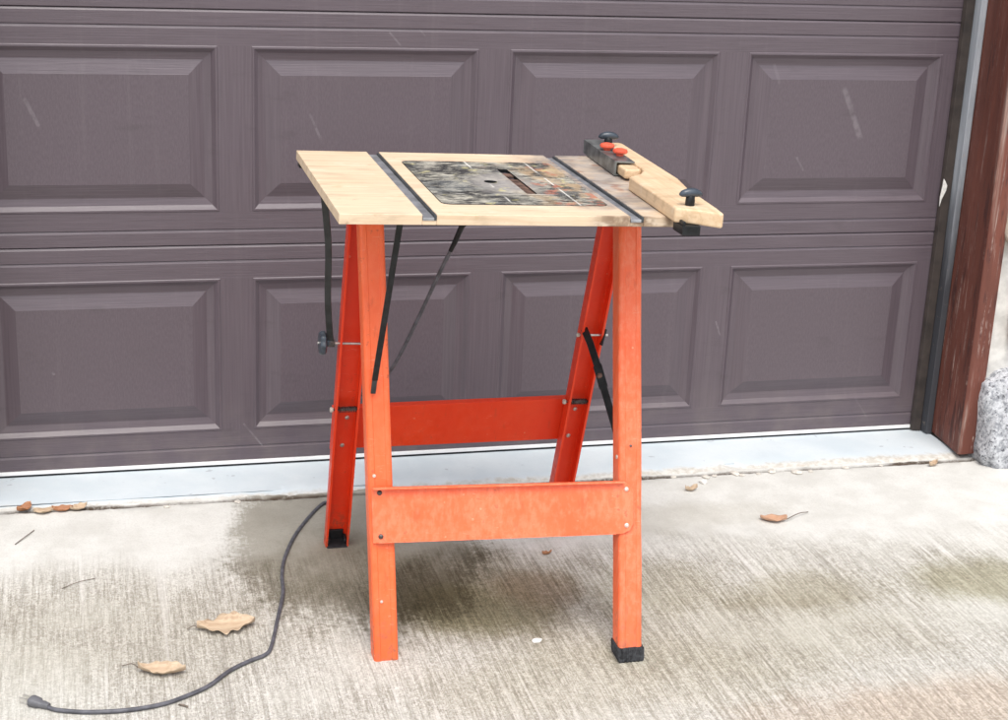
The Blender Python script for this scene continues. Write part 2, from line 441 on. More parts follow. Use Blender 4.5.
drv = obj('driveway', V, F, M_DRIVE, smooth=35); tag(drv, 'broom-streaked grey concrete driveway with damp and mossy stains and painted table shade', 'driveway', kind='structure')

# apron slab under the door
AX0, AX1, AZ = -1.245, 1.238, -.0135
V = []; cols = [AX0 + (AX1 - AX0) * i / 270 for i in range(271)]
for x in cols:
    e = crack_y(x) + .0075 + max(0, .006 * mnoise.noise(Vector((x * 22, .5, 9)))) 
    w = .003 * mnoise.noise(Vector((x * 45, 2.5, 4)))
    bite = max(0, mnoise.noise(Vector((x * 9, 7.7, 1))) - .25) * .03
    row = [(.10, AZ), (-.05, AZ), (-.10, AZ), (-.135, AZ - .0002), (-.165, AZ - .0012), (e + .022 + bite, AZ - .003 + w * .3), (e + .010 + bite, AZ - .0055 + w * .5), (e + .003, AZ - .010 + w), (e, AZ - .020), (e, AZ - .07)]
    V += [(x, y, z) for y, z in row]
n = 10
F = [(i * n + j, (i + 1) * n + j, (i + 1) * n + j + 1, i * n + j + 1) for i in range(270) for j in range(n - 1)]
F += [tuple(range(n)), tuple(270 * n + j for j in range(n))]
apr = obj('door_apron', V, F, M_APRON, smooth=40); tag(apr, 'pale blue-grey concrete apron strip below the garage door', 'apron', kind='structure')

# ------------------------------------------------------------------ garage door
Pp, W, DU, ZA, PH, SH = .5985, .5235, .0648, .0789, .3752, .5333
U0 = -(3 * Pp + W) / 2; DX = 1.199
door = empty('garage_door', (0, 0, 0))
tag(door, 'purplish brown sectional garage door with raised rectangular panels', 'garage door')
RINGS = [(0, 0), (.0018, .0016), (.0055, .0018), (.0080, -.0006), (.0150, -.0070), (.0305, -.0105), (.0325, -.0105), (.0625, -.0008), (.0648, 0)]
def section(zb, name):
    mb = MB()
    def band(prof, x0, x1, mi):
        vs = []
        for z, d in prof: vs += [(x0, -d, zb + z), (x1, -d, zb + z)]
        mb.add(vs, [(2 * i, 2 * i + 1, 2 * i + 3, 2 * i + 2) for i in range(len(prof) - 1)], mi)
    g = .0042
    band([(.0006, -.0050), (.0008, -.0015), (.0020, 0), (.0305, 0), (.0368, -.0028), (.0385, 0), (ZA, 0)], -DX, DX, 0)
    band([(ZA + PH, 0), (.4905, 0), (.4968, -.0028), (.4985, 0), (SH - .0060, 0), (SH - .0012, -.0030), (SH - .0006, -.0050)], -DX, DX, 0)
    xs_ = [-DX]
    for k in range(4): xs_ += [U0 + k * Pp, U0 + k * Pp + W]
    xs_.append(DX)
    for k in range(5): band([(ZA, 0), (ZA + PH, 0)], xs_[2 * k], xs_[2 * k + 1], 1)
    for k in range(4):
        x0, x1, z0, z1 = xs_[2 * k + 1], xs_[2 * k + 2], zb + ZA, zb + ZA + PH
        loops = [[(x0 + s, -d, z0 + s), (x1 - s, -d, z0 + s), (x1 - s, -d, z1 - s), (x0 + s, -d, z1 - s)] for s, d in RINGS]
        vs = [p for l in loops for p in l]
        for r in range(len(RINGS) - 1):
            for i in range(4):
                j = (i + 1) % 4
                mb.add([loops[r][i], loops[r][j], loops[r + 1][j], loops[r + 1][i]], [(0, 1, 2, 3)], 0 if i in (0, 2) else 1)
        mb.add(loops[-1], [(0, 1, 2, 3)], 2)
    mb.box(-DX, DX, .0115, .045, zb + .0006, zb + SH - .0006, 0)
    # end caps
    for sx in (-1, 1): mb.box(sx * DX - .0008, sx * DX + .0008, .0006, .0105, zb + .003, zb + SH - .003, 1)
    me = mb.build(name, [M_RAIL, M_STILE, M_FIELD], door)
    bm = bmesh.new(); bm.from_mesh(me.data); bmesh.ops.remove_doubles(bm, verts=bm.verts, dist=.00005); bm.to_mesh(me.data); bm.free()
    return me
for k in range(4): section(k * SH, 'door_section')
s_ = MB().box(-DX, DX, -.0045, .04, -.0075, .0008).build('bottom_retainer', M_SEAL, door, bevel=.001)
s_['label'] = 'white strip along the bottom edge of the door'
MB().box(-DX, DX, .0, .04, -.0133, -.0077).build('bottom_seal', M_RUB, door)

# ------------------------------------------------------------------ jambs and stone walls
def side_prism(loop, z0, z1, mat, name, parent, sx=1, bevel=.0):
    return MB().prism([(sx * x, y, z0) for x, y in loop], (0, 0, z1 - z0)).build(name, mat, parent, bevel=bevel)
JTOP = 2.16
jamb = empty('door_jamb', (1.24, -.1, AZ)); tag(jamb, 'weathered red-brown wooden post at right of the door', 'door jamb')
def jparts(root, sx):
    ox, oy, oz = root.location
    def rel(o):
        for v in o.data.vertices: v.co -= Vector((ox, oy, 0))
        o.location = (0, 0, 0)
    # mesh data stays in world height; root sits at the foot, so subtract
    parts = []
    po = side_prism([(1.2405, -.046), (1.2215, -.2105), (1.2270, -.2135), (1.262, -.212), (1.2745, -.209), (1.2745, .05), (1.2405, .05)], AZ + .006, JTOP, M_REDW, 'post', root, sx, .002)
    st = side_prism([(1.2215, -.012), (1.2225, -.044), (1.2365, -.046), (1.2400, -.044), (1.2400, .03), (1.2215, .03)], AZ + .003, JTOP, M_STRIP, 'metal_stop', root, sx, .0012)
    se = side_prism([(1.1955, -.004), (1.200, -.014), (1.2205, -.018), (1.2205, .0), (1.2195, .02), (1.2005, .02), (1.2005, .0)], AZ + .002, JTOP, M_BSEAL, 'rubber_seal', root, sx, .001)
    for o in (po, st, se):
        o.matrix_parent_inverse = Matrix.Translation((-ox, -oy, -oz))
jparts(jamb, 1)
jambl = empty('door_jamb', (-1.24, -.1, AZ)); tag(jambl, 'red-brown wooden post at left end of the door, outside the picture', 'door jamb')
jparts(jambl, -1)

def rock(c, r, mat, name, parent, seed, sub=4):
    bm = bmesh.new(); bmesh.ops.create_icosphere(bm, subdivisions=sub, radius=1)
    for v in bm.verts:
        p = v.co.copy()
        q = Vector([math.copysign(abs(k) ** .50, k) for k in p])
        k = 1 + .16 * mnoise.noise(p * 1.3 + Vector((seed, 0, 0))) + .09 * mnoise.noise(p * 2.9 + Vector((0, seed, 0))) + .030 * mnoise.noise(p * 9) + .018 * mnoise.noise(p * 23)
        v.co = Vector((q.x * r[0], q.y * r[1], q.z * r[2])) * k + Vector(c)
    me = bpy.data.meshes.new(name); bm.to_mesh(me); bm.free(); me.materials.append(mat)
    for p in me.polygons: p.use_smooth = True
    o = bpy.data.objects.new(name, me); COL.objects.link(o); o.parent = parent
    return o
STONES = [((1.405, -.215, .085), (.150, .075, .135), 'g'), ((1.455, -.190, .390), (.125, .04, .13), 'p'), ((1.375, -.195, .655), (.105, .045, .12), 't'),
          ((1.40, -.195, .93), (.125, .045, .12), 'g'), ((1.70, -.21, .10), (.15, .06, .13), 't'), ((1.68, -.20, .40), (.12, .05, .14), 'g'), ((1.69, -.195, .72), (.14, .045, .14), 'p'),
          ((1.70, -.195, 1.03), (.14, .045, .13), 't'), ((1.39, -.195, 1.21), (.10, .045, .11), 'p')]
def stone_wall(sx, label):
    root = empty('stone_wall', (sx * 1.6, -.1, -.03)); tag(root, label, 'wall')
    inv = Matrix.Translation((-sx * 1.6, .1, .03))
    m = MB(); nx, nz = 44, 60; vs = []
    x0, x1, z0, z1 = 1.2755, 2.0, -.03, JTOP
    for i in range(nx + 1):
        for j in range(nz + 1):
            x = x0 + (x1 - x0) * i / nx; z = z0 + (z1 - z0) * j / nz
            vs.append((sx * x, -.192 - .007 * mnoise.noise(Vector((x * 14, 0, z * 14))) - .003 * mnoise.noise(Vector((x * 50, 2, z * 50))), z))
    m.add(vs, [(i * (nz + 1) + j, (i + 1) * (nz + 1) + j, (i + 1) * (nz + 1) + j + 1, i * (nz + 1) + j + 1) for i in range(nx) for j in range(nz)])
    m.box(*sorted((sx * x0, sx * x1)), -.180, .05, z0, z1)
    o = m.build('mortar', M_MORT, root, smooth=40); o.matrix_parent_inverse = inv
    for i, (c, r, k) in enumerate(STONES):
        o = rock((sx * c[0], c[1], c[2]), r, {'g': M_GRAN, 'p': M_PINK, 't': M_TAN}[k], 'stone', root, i * 3.7 + sx)
        o.matrix_parent_inverse = inv
        if i == 0: o['label'] = 'grey-white speckled granite boulder at the foot of the wall'
stone_wall(1, 'pale mortared fieldstone wall right of the red post')
stone_wall(-1, 'fieldstone wall beyond the left post, outside the picture')

# scrap of pale foam poking out at the door edge
pts = [(1.1925, .603), (1.1965, .622), (1.2060, .645), (1.2075, .658), (1.1990, .672), (1.1955, .676), (1.1945, .655), (1.1915, .628)]
fo = MB().prism([(x, -.019, z) for x, z in pts], (0, .0045, 0)).build('foam_scrap', M_CHIP, bevel=.0012)
tag(fo, 'torn white foam scrap sticking out at right edge of the door', 'scrap')

# ------------------------------------------------------------------ work table (table frame: u right, v away, h up)
Uv = Vector((.99970583, -.00685935, -.02326371)).normalized(); Vv = Vector((.00686118, .99997263, .00276902))
Vv = (Vv - Uv * Vv.dot(Uv)).normalized(); Zv = Uv.cross(Vv)
TORG = Vector((-.18881676, -.72266453, -.03499997))
TM = Matrix((Uv, Vv, Zv)).transposed().to_4x4(); TM.translation = TORG
def tw(u, v, h): return TM @ Vector((u, v, h))
def ground_h(u, v):
    """table-frame h of the driveway surface under (u, v)"""
    h = 0.0
    for _ in range(6):
        p = tw(u, v, h); h -= (p.z - drive_z(p.y)) / Zv.z
    return h
table = empty('work_table', mat=TM)
tag(table, 'orange metal-legged router table with scuffed pale wooden top', 'work table')
H = .8598; TH = .0185
UL, UR, VF, VB = -.3515, .288, -.2925, .284
G1, G2 = (-.2085, -.1835), (.1655, .1900); GD = .0105
P0, P1, PF, PB, PR = -.1555, .152, -.2085, .1925, .018

def rrect(x0, x1, y0, y1, r, n=6):
    out = []
    for cx, cy, a in ((x1 - r, y0 + r, -90), (x1 - r, y1 - r, 0), (x0 + r, y1 - r, 90), (x0 + r, y0 + r, 180)):
        for k in range(n + 1):
            t = math.radians(a + 90 * k / n); out.append((cx + r * math.cos(t), cy + r * math.sin(t)))
    return out
def holed(outer, holes, z0, z1):
    """slab between z0 and z1 with through holes -> verts, faces"""
    bm = bmesh.new(); edges = []; rings = []
    for lp in [outer] + holes:
        vs = [bm.verts.new((x, y, z1)) for x, y in lp]; rings.append(vs)
        edges += [bm.edges.new((vs[i], vs[(i + 1) % len(vs)])) for i in range(len(vs))]
    bmesh.ops.triangle_fill(bm, use_beauty=True, use_dissolve=False, edges=edges)
    bm.verts.index_update()
    V = [v.co.copy() for v in bm.verts]; F = [tuple(v.index for v in f.verts) for f in bm.faces]
    n = len(V); R = [[v.index for v in r] for r in rings]; bm.free()
    V += [Vector((v.x, v.y, z0)) for v in V]
    F += [tuple(i + n for i in f)[::-1] for f in F]
    for r in R:
        F += [(r[i], r[(i + 1) % len(r)], r[(i + 1) % len(r)] + n, r[i] + n) for i in range(len(r))]
    return V, F
mb = MB(); e = .0002
mb.box(UL, G1[0], VF, VB, H - TH, H)
mb.box(G1[0] + e, G1[1] - e, VF, VB, H - TH, H - GD)
v_, f_ = holed([(G1[1], VF), (G2[0], VF), (G2[0], VB), (G1[1], VB)], [rrect(P0 - .0008, P1 + .0008, PF - .0008, PB + .0008, PR)], H - TH, H)
mb.add(v_, f_)
mb.box(G2[0] + e, G2[1] - e, VF, VB, H - TH, H - GD)
mb.box(G2[1], UR, VF, VB, H - TH, H)
top = mb.build('tabletop', M_TOP, table, bevel=.0012)
# aluminium tracks lining the two grooves
for (a, b) in (G1, G2):
    m = MB(); z = H - GD
    m.box(a + .0006, b - .0046, VF - .0012, VB - .002, z + .0002, z + .0052)
    m.box(b - .0046, b - .0004, VF - .0012, VB - .002, z + .0004, H - .0012, 1)
    m.build('groove_track', [M_ALU, M_ALUD], top, bevel=.0005)
# router plate with hole and blade slot
def circ(cx, cy, r, n=24): return [(cx + r * math.cos(2 * PI * k / n), cy + r * math.sin(2 * PI * k / n)) for k in range(n)]
v_, f_ = holed(rrect(P0, P1, PF, PB, PR), [circ(-.0195, -.006, .0130), rrect(.0235, .0440, -.1130, .1170, .004)], H - .006, H + .0006)
plate = MB().add(v_, f_).build('insert_plate', [M_PLATE, M_BLACK], top)
for p in plate.data.polygons:
    if abs(p.normal.z) < .5 or p.normal.z < 0: p.material_index = 1  # black walls and underside, recess shade put into the colour
m = MB()
m.box(.0240, .0435, -.1125, .030, H - .0055, H - .0016); m.box(.0240, .0435, .060, .088, H - .0055, H - .0016)
m.build('slot_insert', M_RUST, top, bevel=.0006)
m = MB().box(-.10, .10, -.12, .14, H - .034, H - .022)  # added unseen plate, keeps the hole and slot dark below
m.build('hole_backing', M_BLACK, top, bevel=.004)
# small black clip under the far left corner
MB().box(UL + .003, UL + .020, VB - .030, VB - .004, H - TH - .012, H - TH - .0004).build('corner_clip', M_BLACK, top, bevel=.001)

# legs: channel sections
def arc(cx, cy, r, a0, a1, n=5): return [(cx + r * math.cos(math.radians(a0 + (a1 - a0) * k / n)), cy + r * math.sin(math.radians(a0 + (a1 - a0) * k / n))) for k in range(n + 1)]
def channel_profile(w, d, t=.0022, r=.0065):
    """C section: web along x at y=0, flanges toward +y; a rolled bead runs beside each corner"""
    h = w / 2; P = [(-h, d)]
    P += arc(-h + r, r, r, 180, 270)
    P += [(-h + .0115, 0), (-h + .0130, .0012), (h - .0130, .0012), (h - .0115, 0)]
    P += arc(h - r, r, r, 270, 360)
    P += [(h, d), (h - .0045, d), (h - .0045, d - t), (h - t, d - t)]
    P += [(h - t, r), (h - t - .003, t + .001), (-h + t + .003, t + .001), (-h + t, r)]
    P += [(-h + t, d - t), (-h + .0045, d - t), (-h + .0045, d)]
    return P
def leg_frame(foot, tp, open_v):
    a = (Vector(tp) - Vector(foot)).normalized(); x = Vector((1, 0, 0)); x = (x - a * x.dot(a)).normalized()
    y = a.cross(x)                      # roughly +v
    if y.y < 0: y = -y
    return a, x, y * open_v
def leg(foot, tp, w, d, open_v, name='leg', cut=0.0, mat=M_OR_LIT):
    foot = Vector(foot); tp = Vector(tp); a, x, y = leg_frame(foot, tp, open_v)
    P = channel_profile(w, d); L0 = []; L1 = []; mids = []
    for px_, py_ in P:
        q = x * px_ + y * py_; p = foot + q
        g = ground_h(p.x, p.y) + cut
        s = (g - p.z) / a.z
        L0.append(p + a * s); L1.append(tp + q)
    loops = [L0] + [[p0.lerp(p1, t) for p0, p1 in zip(L0, L1)] for t in (.1, .2, .3, .4, .5, .6, .7, .8, .9)] + [L1]
    # slight dents along the run
    for k, l in enumerate(loops[1:-1]):
        o = x * (.0008 * mnoise.noise(Vector((k * .7, foot.x * 9, foot.y * 9)))) + y * (.0008 * mnoise.noise(Vector((k * .9, foot.y * 7, 3))))
        for i in range(len(l)): l[i] = l[i] + o
    return MB().loft(loops).build(name, mat, table, smooth=28), (foot, a, x, y)
LT = H - TH - .0015
FLf, FLt = (-.2270, -.2597, -.0048), (-.2535, -.040, LT)
FRf, FRt = (.2292, -.3420, .0044), (.2520, -.040, LT)
BLf, BLt = (-.2460, .2790, .003), (-.2570, .046, LT)
BRf, BRt = (.2450, .2805, .0144), (.2480, .046, LT)
lFL, aFL = leg(FLf, FLt, .0465, .036, 1, mat=M_OR_LIT)
lFR, aFR = leg(FRf, FRt, .0465, .038, 1, cut=.006, mat=M_OR_LITW)
lBL, aBL = leg(BLf, BLt, .0500, .034, -1, mat=M_OR_SHADE)
lBR, aBR = leg(BRf, BRt, .0480, .034, -1, cut=.004, mat=M_OR_SHADE)
lFR['label'] = 'front right leg with a black ribbed rubber foot'
lFL['label'] = 'front left leg with its rubber foot missing'
# ribbed rubber foot on the front right leg (and one on the hidden rear right)
def rubber_foot(fr, w, d, parent, hgt=.027):
    foot, a, x, y = fr; loops = []
    base = []
    n_side = 12
    h = w / 2 + .0028
    ring = []
    for (x0, y0, x1, y1) in ((-h, -.0028, h, -.0028), (h, -.0028, h, d + .0028), (h, d + .0028, -h, d + .0028), (-h, d + .0028, -h, -.0028)):
        for k in range(n_side * 2):
            t = k / (n_side * 2); o = .0018 if (k // 2) % 2 else 0
            px_, py_ = x0 + (x1 - x0) * t, y0 + (y1 - y0) * t
            cx_, cy_ = px_, py_ - d / 2; l_ = math.hypot(cx_, cy_)
            # rounded corners
            kx = min(1, (h - abs(px_)) / .006) ; 
            ring.append((px_ - cx_ / l_ * o, py_ - cy_ / l_ * o))
    def at(sc_, hh, tilt=0):
        out = []
        for px_, py_ in ring:
            q = foot + x * (px_ * sc_) + y * ((py_ - d / 2) * sc_ + d / 2)
            g = ground_h(q.x, q.y); s = (g + hh - q.z) / a.z
            out.append(q + a * s)
        return out
    m = MB().loft([at(.86, .0005), at(.95, .003), at(1.0, .009), at(1.0, hgt - .003), at(.985, hgt)])
    o = m.build('rubber_foot', M_FOOT, parent, smooth=25)
    return o
rubber_foot(aFR, .0465, .038, lFR)
rubber_foot(aBR, .0480, .034, lBR)
# torn plug inside the open rear left foot
foot, a, x, y = aBL
m = MB()
def lb(fr, x0, x1, y0, y1, s0, s1, m):
    foot, a, x, y = fr
    m.hexa([foot + x * p + y * q + a * s for s in (s0, s1) for p, q in ((x0, y0), (x1, y0), (x1, y1), (x0, y1))])
lb(aBL, -.0222, .0222, .004, .040, .0012, .012, m); lb(aBL, -.0222, -.0150, .004, .030, .012, .027, m); lb(aBL, .0150, .0222, .004, .028, .012, .022, m); lb(aBL, -.016, .016, .004, .010, .012, .036, m)
m.build('rubber_foot', M_RUB, lBL, bevel=.002)

# stretchers
def quad_frame(tl, tr, bl, br, out):
    tl, tr, bl, br = map(Vector, (tl, tr, bl, br)); n_ = (tr - tl).cross(bl - tl).normalized()
    if n_.dot(Vector(out)) < 0: n_ = -n_
    def P(s, t, d):  # s 0..1 left-right, t 0..1 bottom-top
        return bl.lerp(br, s).lerp(tl.lerp(tr, s), t) + n_ * d
    return P
def qbox(m, P, s0, s1, t0, t1, d0, d1, mi=0):
    return m.hexa([P(s0, t0, d0), P(s1, t0, d0), P(s1, t0, d1), P(s0, t0, d1), P(s0, t1, d0), P(s1, t1, d0), P(s1, t1, d1), P(s0, t1, d1)], mi)
PF_ = quad_frame((-.2555, -.1761, .3146), (.2420, -.2239, .3304), (-.2525, -.2028, .2127), (.2400, -.2585, .2356), (0, -1, .2))
m = MB()
# pressed plate with rounded right end
outl = [(0, 0), (.25, -.004), (.5, 0), (.75, .004), (.955, 0), (.985, .06), (1, .2), (1, .8), (.985, .94), (.955, 1), (.5, 1), (0, 1)]
fr_ = [PF_(s, t, .0062) for s, t in outl]; bk = [PF_(s, t, .0030) for s, t in outl]; k = len(outl)
m.add(fr_ + bk, [tuple(range(k)), tuple(range(k, 2 * k))[::-1]] + [(i, (i + 1) % k, k + (i + 1) % k, k + i) for i in range(k)])
qbox(m, PF_, .004, .962, .965, 1.0, .0062, .0185)
qbox(m, PF_, .02, .93, 0.0, .016, .0062, .0085)
stF = m.build('stretcher', M_OR_LITW, table, bevel=.0009)
stF['label'] = 'front stretcher with a folded lip along its top'
for s, t in ((.030, .90), (.030, .12), (.972, .84), (.972, .16)):
    MB().lathe(PF_(s, t, .0062), PF_(s, t, 1) - PF_(s, t, 0), [(.0048, 0), (.0046, .0016), (.0028, .0030), (.0004, .0034)], 14).build('rivet', M_RIVET if s > .5 else M_SPRING, stF, smooth=50)
PB_ = quad_frame((-.2750, .1782, .3395), (.2700, .1786, .3520), (-.2740, .2063, .2395), (.2720, .2080, .2485), (0, 1, .2))
m = MB(); qbox(m, PB_, 0, 1, 0, 1, .0075, .0105); qbox(m, PB_, 0, 1, .975, 1, .0105, .022)
stB = m.build('stretcher', M_OR_SHADE, table, bevel=.0009)
stB['label'] = 'rear stretcher with shade painted in as deep orange-red'
def on_leg(fr, h, dx=0, dy=0):
    foot, a, x, y = fr; s = (h - foot.z) / a.z
    return foot + a * s + x * dx + y * dy
for fr, L_, spots in ((aBL, lBL, [(.322, .006), (.254, .0)]), (aBR, lBR, [(.330, .004), (.262, .0)])):
    for h_, dx in spots:
        MB().lathe(on_leg(fr, h_, dx, .003), fr[3], [(.005, 0), (.0046, .002), (.0004, .0032)], 12).build('rivet', M_STEEL, L_, smooth=50)
# spring bolts across the rear legs, hinge rods
def spring_bolt(fr, h, w, parent):
    m = MB(); p0 = on_leg(fr, h, -w, .022); p1 = on_leg(fr, h, w, .022); d = (p1 - p0).normalized()
    m.tube([p0 - d * .004, p1 + d * .003], .0026, 8)
    N = 90; q = []; s0, s1 = p0 + d * .008, p1 - d * .004; a_ = d.orthogonal().normalized(); b_ = d.cross(a_)
    q = [s0.lerp(s1, i / N) + a_ * (.0052 * math.cos(i / N * 2 * PI * 9)) + b_ * (.0052 * math.sin(i / N * 2 * PI * 9)) for i in range(N + 1)]
    m.tube(q, .0016, 6)
    o = m.build('spring_bolt', M_SPRING, parent, smooth=50)
    MB().lathe(p0 - d * .0105, d, [(.0006, 0), (.0050, .0008), (.0056, .004), (.0050, .0070)], 14).build('bolt_cap', M_NYLON, o, smooth=50)
spring_bolt(aBL, .3545, .0245, lBL); spring_bolt(aBR, .3610, .0235, lBR)
m = MB(); p0 = Vector((-.322, .112, .507)); p1 = Vector((-.2280, .112, .5045)); m.tube([p0, p1], .0026, 8)
m.build('hinge_rod', M_STEEL, lBL, smooth=50)
m = MB(); m.tube([(.2180, .112, .5185), (.2830, .112, .5175)], .0027, 8); m.build('hinge_rod', M_STEEL, lBR, smooth=50)
MB().lathe((.2185, .112, .5185), (-1, 0, 0), [(.0045, -.002), (.0048, .002), (.0004, .004)], 12).build('bolt_cap', M_NYLON, lBR, smooth=50)
m = MB().bar((.2755, .108, .532), (.2675, .104, .498), (0, 1, 0), .012, .004); m.build('hinge_bracket', M_BLACK, lBR, bevel=.001)
# rivets and holes on the front legs
def dot(fr, h, dx, parent, mat, r=.0042, dy=0.0, dirv=None, name='rivet'):
    p = on_leg(fr, h, dx, dy); d = -fr[3] if dirv is None else dirv
    MB().lathe(p, d, [(r, -.0005), (r * .9, .0012), (r * .1, .0018)], 12).build(name, mat, parent, smooth=50)
dot(aFR, .372, -.0233, lFR, M_NYLON, .0044, .014, -aFR[2])
dot(aFR, .392, .0, lFR, M_SPRING, .0026)
dot(aFL, .335, -.0120, lFL, M_NYLON, .0034)
dot(aFL, .105, -.006, lFL, M_RIVET, .0030)

# braces
m = MB(); A = Vector((-.3395, -.035, LT - .004)); B = Vector((-.2990, .104, .527))
pth = smoothed([A, A.lerp(B, .35) + Vector((.004, 0, 0)), A.lerp(B, .72) + Vector((-.001, 0, 0)), B, Vector((-.2925, .112, .503))], 5)
for i in range(len(pth) - 1):
    m.bar(pth[i], pth[i + 1].lerp(pth[i], -.06), (1, -.15, 0), .0128, .0055)
br = m.build('brace', M_BLK2, table, bevel=.0008); br['label'] = 'left brace strap ending at a black knob'
kb = MB().lathe((-.3190, .112, .507), (1, 0, 0), [(.002, 0), (.021, .001), (.0235, .004), (.0235, .011), (.019, .014), (.009, .015), (.008, .022), (.007, .0225)], 40, 0, 8, .07)
kb.build('knob', M_KNOB, br, smooth=40)
MB().lathe((-.3000, .112, .5065), (1, 0, 0), [(.009, 0), (.009, .012), (.007, .0125)], 6).build('nut', M_SPRING, br)
m = MB(); A = Vector((-.2400, -.258, LT - .003)); B = Vector((-.2510, -.1395, .506))
m.bar(A, B.lerp(A, .02), (1, 0, 0), .0108, .0045)
br = m.build('brace', M_BLACK, table, bevel=.001); br['label'] = 'flat black strap hanging in front of the front left leg'
m = MB(); C_ = Vector((-.2525, -.1395, .486)); B2 = B.lerp(C_, -.01)
m.bar(B.lerp(A, .019), C_, (1, 0, 0), .0095, .0040); m.build('strap_tip', M_BLK2, br, bevel=.0012)
m = MB()
pth = [(.2290, .108, .533), (.2325, .072, .5135), (.2345, .020, .482), (.2345, -.030, .452), (.2345, -.105, .408), (.2345, -.165, .372)]
for i in range(len(pth) - 1):
    m.bar(pth[i], Vector(pth[i + 1]).lerp(Vector(pth[i]), -.04), (.55, .6, .8), .0145 if i != 2 else .0180, .0042)
br = m.build('brace', M_BLK2, table, bevel=.001); br['label'] = 'folding black link brace on the right legs'
MB().lathe((.2365, -.005, .467), (-1, 0, 0), [(.0065, 0), (.0065, .007), (.002, .009)], 10).build('rivet', M_RUST, br, smooth=50)

# ------------------------------------------------------------------ rip fence clamped on the table
fence = empty('rip_fence', mat=TM @ Matrix.Translation((.29, -.03, H)))
tag(fence, 'pale wooden fence board clamped along the table right edge', 'fence')
FI = Matrix.Translation((-.29, .03, -H))
def fp(o): o.matrix_parent_inverse = FI; return o
BT = .0262
loop = [(.2360, -.066), (.2325, -.200), (.2290, -.338), (.2680, -.360), (.2990, -.384), (.3030, -.380), (.3075, -.335), (.3165, -.170), (.3310, -.077), (.3360, .08), (.3420, .296), (.3380, .304), (.2970, .304), (.2930, .298), (.2925, .030), (.2860, -.004), (.2680, -.036), (.2480, -.056)]
board = fp(MB().prism([(u, v, H + .0006) for u, v in loop], (0, 0, BT)).build('board', M_FENCE, fence, bevel=.0035, bseg=3))
# tongue of wood running into the channel
tg = MB().hexa([(.2565, .020, H + .0046), (.2915, .020, H + .0046), (.3000, .290, H + .0046), (.2665, .290, H + .0046), (.2565, .020, H + .0240), (.2915, .020, H + .0240), (.3000, .290, H + .0240), (.2665, .290, H + .0240)]).build('tongue', M_FENCE, board, bevel=.005, bseg=3); tg.matrix_parent_inverse = Matrix()
# channel block: web on the left, lips above and below
prof = [(.2505, .002), (.2900, .002), (.2900, .0042), (.2545, .0042), (.2545, .0275), (.2905, .0275), (.2905, .0310), (.2505, .0310)]
L0 = [(u, .066 - (u - .25) * .1, H + h) for u, h in prof]; L1 = [(u + .010, .310, H + h) for u, h in prof]
L0 = [(u, v, h) for u, v, h in L0]
ch = MB().loft([L0, L1]).build('channel', M_CHAN, fence, bevel=.0008); fp(ch)
# fastening buttons on the channel
for (u, v) in ((.2725, .188), (.2805, .128)):
    b = MB().lathe((u, v, H + .0305), (0, 0, 1), [(.0075, 0), (.0075, .0040), (.0135, .0055), (.0155, .0090), (.0140, .0130), (.0070, .0152), (.0006, .0156)], 22).build('button', M_RED, fence, smooth=50); fp(b)
def tknob(u, v, base, stem, rot, name='clamp_knob'):
    m = MB().lathe((u, v, base), (0, 0, 1), [(.0085, 0), (.0085, stem * .5), (.0075, stem), (.0065, stem + .001)], 18)
    o = m.build(name, M_BLACK, fence, smooth=40); fp(o)
    m = MB(); lo = []
    for k in range(9):     # wing: a flattened bar thick in the middle
        t = -1 + 2 * k / 8; w_ = .0085 * (1 - .35 * t * t) * (.45 if abs(t) == 1 else 1); hh = .0082 * (1 - .45 * t * t) * (.5 if abs(t) == 1 else 1)
        c_ = Vector((u, v, base + stem + .0058 - .0032 * t * t)); ax = Vector((math.cos(rot), math.sin(rot), 0)); sd = Vector((-ax.y, ax.x, 0))
        lo.append([c_ + ax * (.0215 * t) + sd * (w_ * math.cos(q * PI / 4)) + Vector((0, 0, 1)) * (hh * math.sin(q * PI / 4)) for q in range(8)])
    w2 = m.loft(lo).build('wing', M_KNOB, o, smooth=60)
    return o
tknob(.2635, -.318, H + BT + .0008, .017, .05)
tknob(.2985, .262, H + .031, .012, -.10)
m = MB().box(.2365, .2700, -.3640, -.3160, H - .0170, H + .0003); m.box(.2365, .2420, -.3640, -.3440, H + .0003, H + .0075)
m2_ = m.build('clamp_foot', M_BLACK, fence, bevel=.0015); fp(m2_)

# ------------------------------------------------------------------ power cord
CR = .0039
cpts = [tw(*p) for p in ((-.030, .020, .800), (-.0564, .05, .7611), (-.0662, .06, .7267), (-.0883, .08, .661), (-.1248, .12, .5402), (-.1559, .17, .4354), (-.1784, .24, .3663), (-.2112, .300, .3183), (-.2300, .322, .2243), (-.2343, .336, .0996))]
gp = [(-.4080, -.2300), (-.4300, -.2520), (-.5032, -.3842), (-.548, -.5076), (-.5669, -.5976), (-.5754, -.6829), (-.5976, -.7828), (-.6217, -.8881), (-.6371, -.9242), (-.6709, -.9449), (-.7105, -.9751), (-.7485, -1.019), (-.7859, -1.0458), (-.8343, -1.0697), (-.8948, -1.0791), (-.9607, -1.074), (-1.0127, -1.058), (-1.036, -1.040)]
gp = [Vector((x, y, drive_z(y) + CR + .0004)) for x, y in gp]
cpts += [Vector((-.4170, -.360, .020)), Vector((-.4120, -.300, -.012))] + gp[1:]
pth = smoothed(cpts, 6)
cord = MB().tube(pth, [CR * (1 + .04 * mnoise.noise(p * 9)) for p in pth], 10).build('power_cord', M_CORD, smooth=60)
tag(cord, 'dark grey power cord hanging from the table and snaking over the concrete', 'power cord')
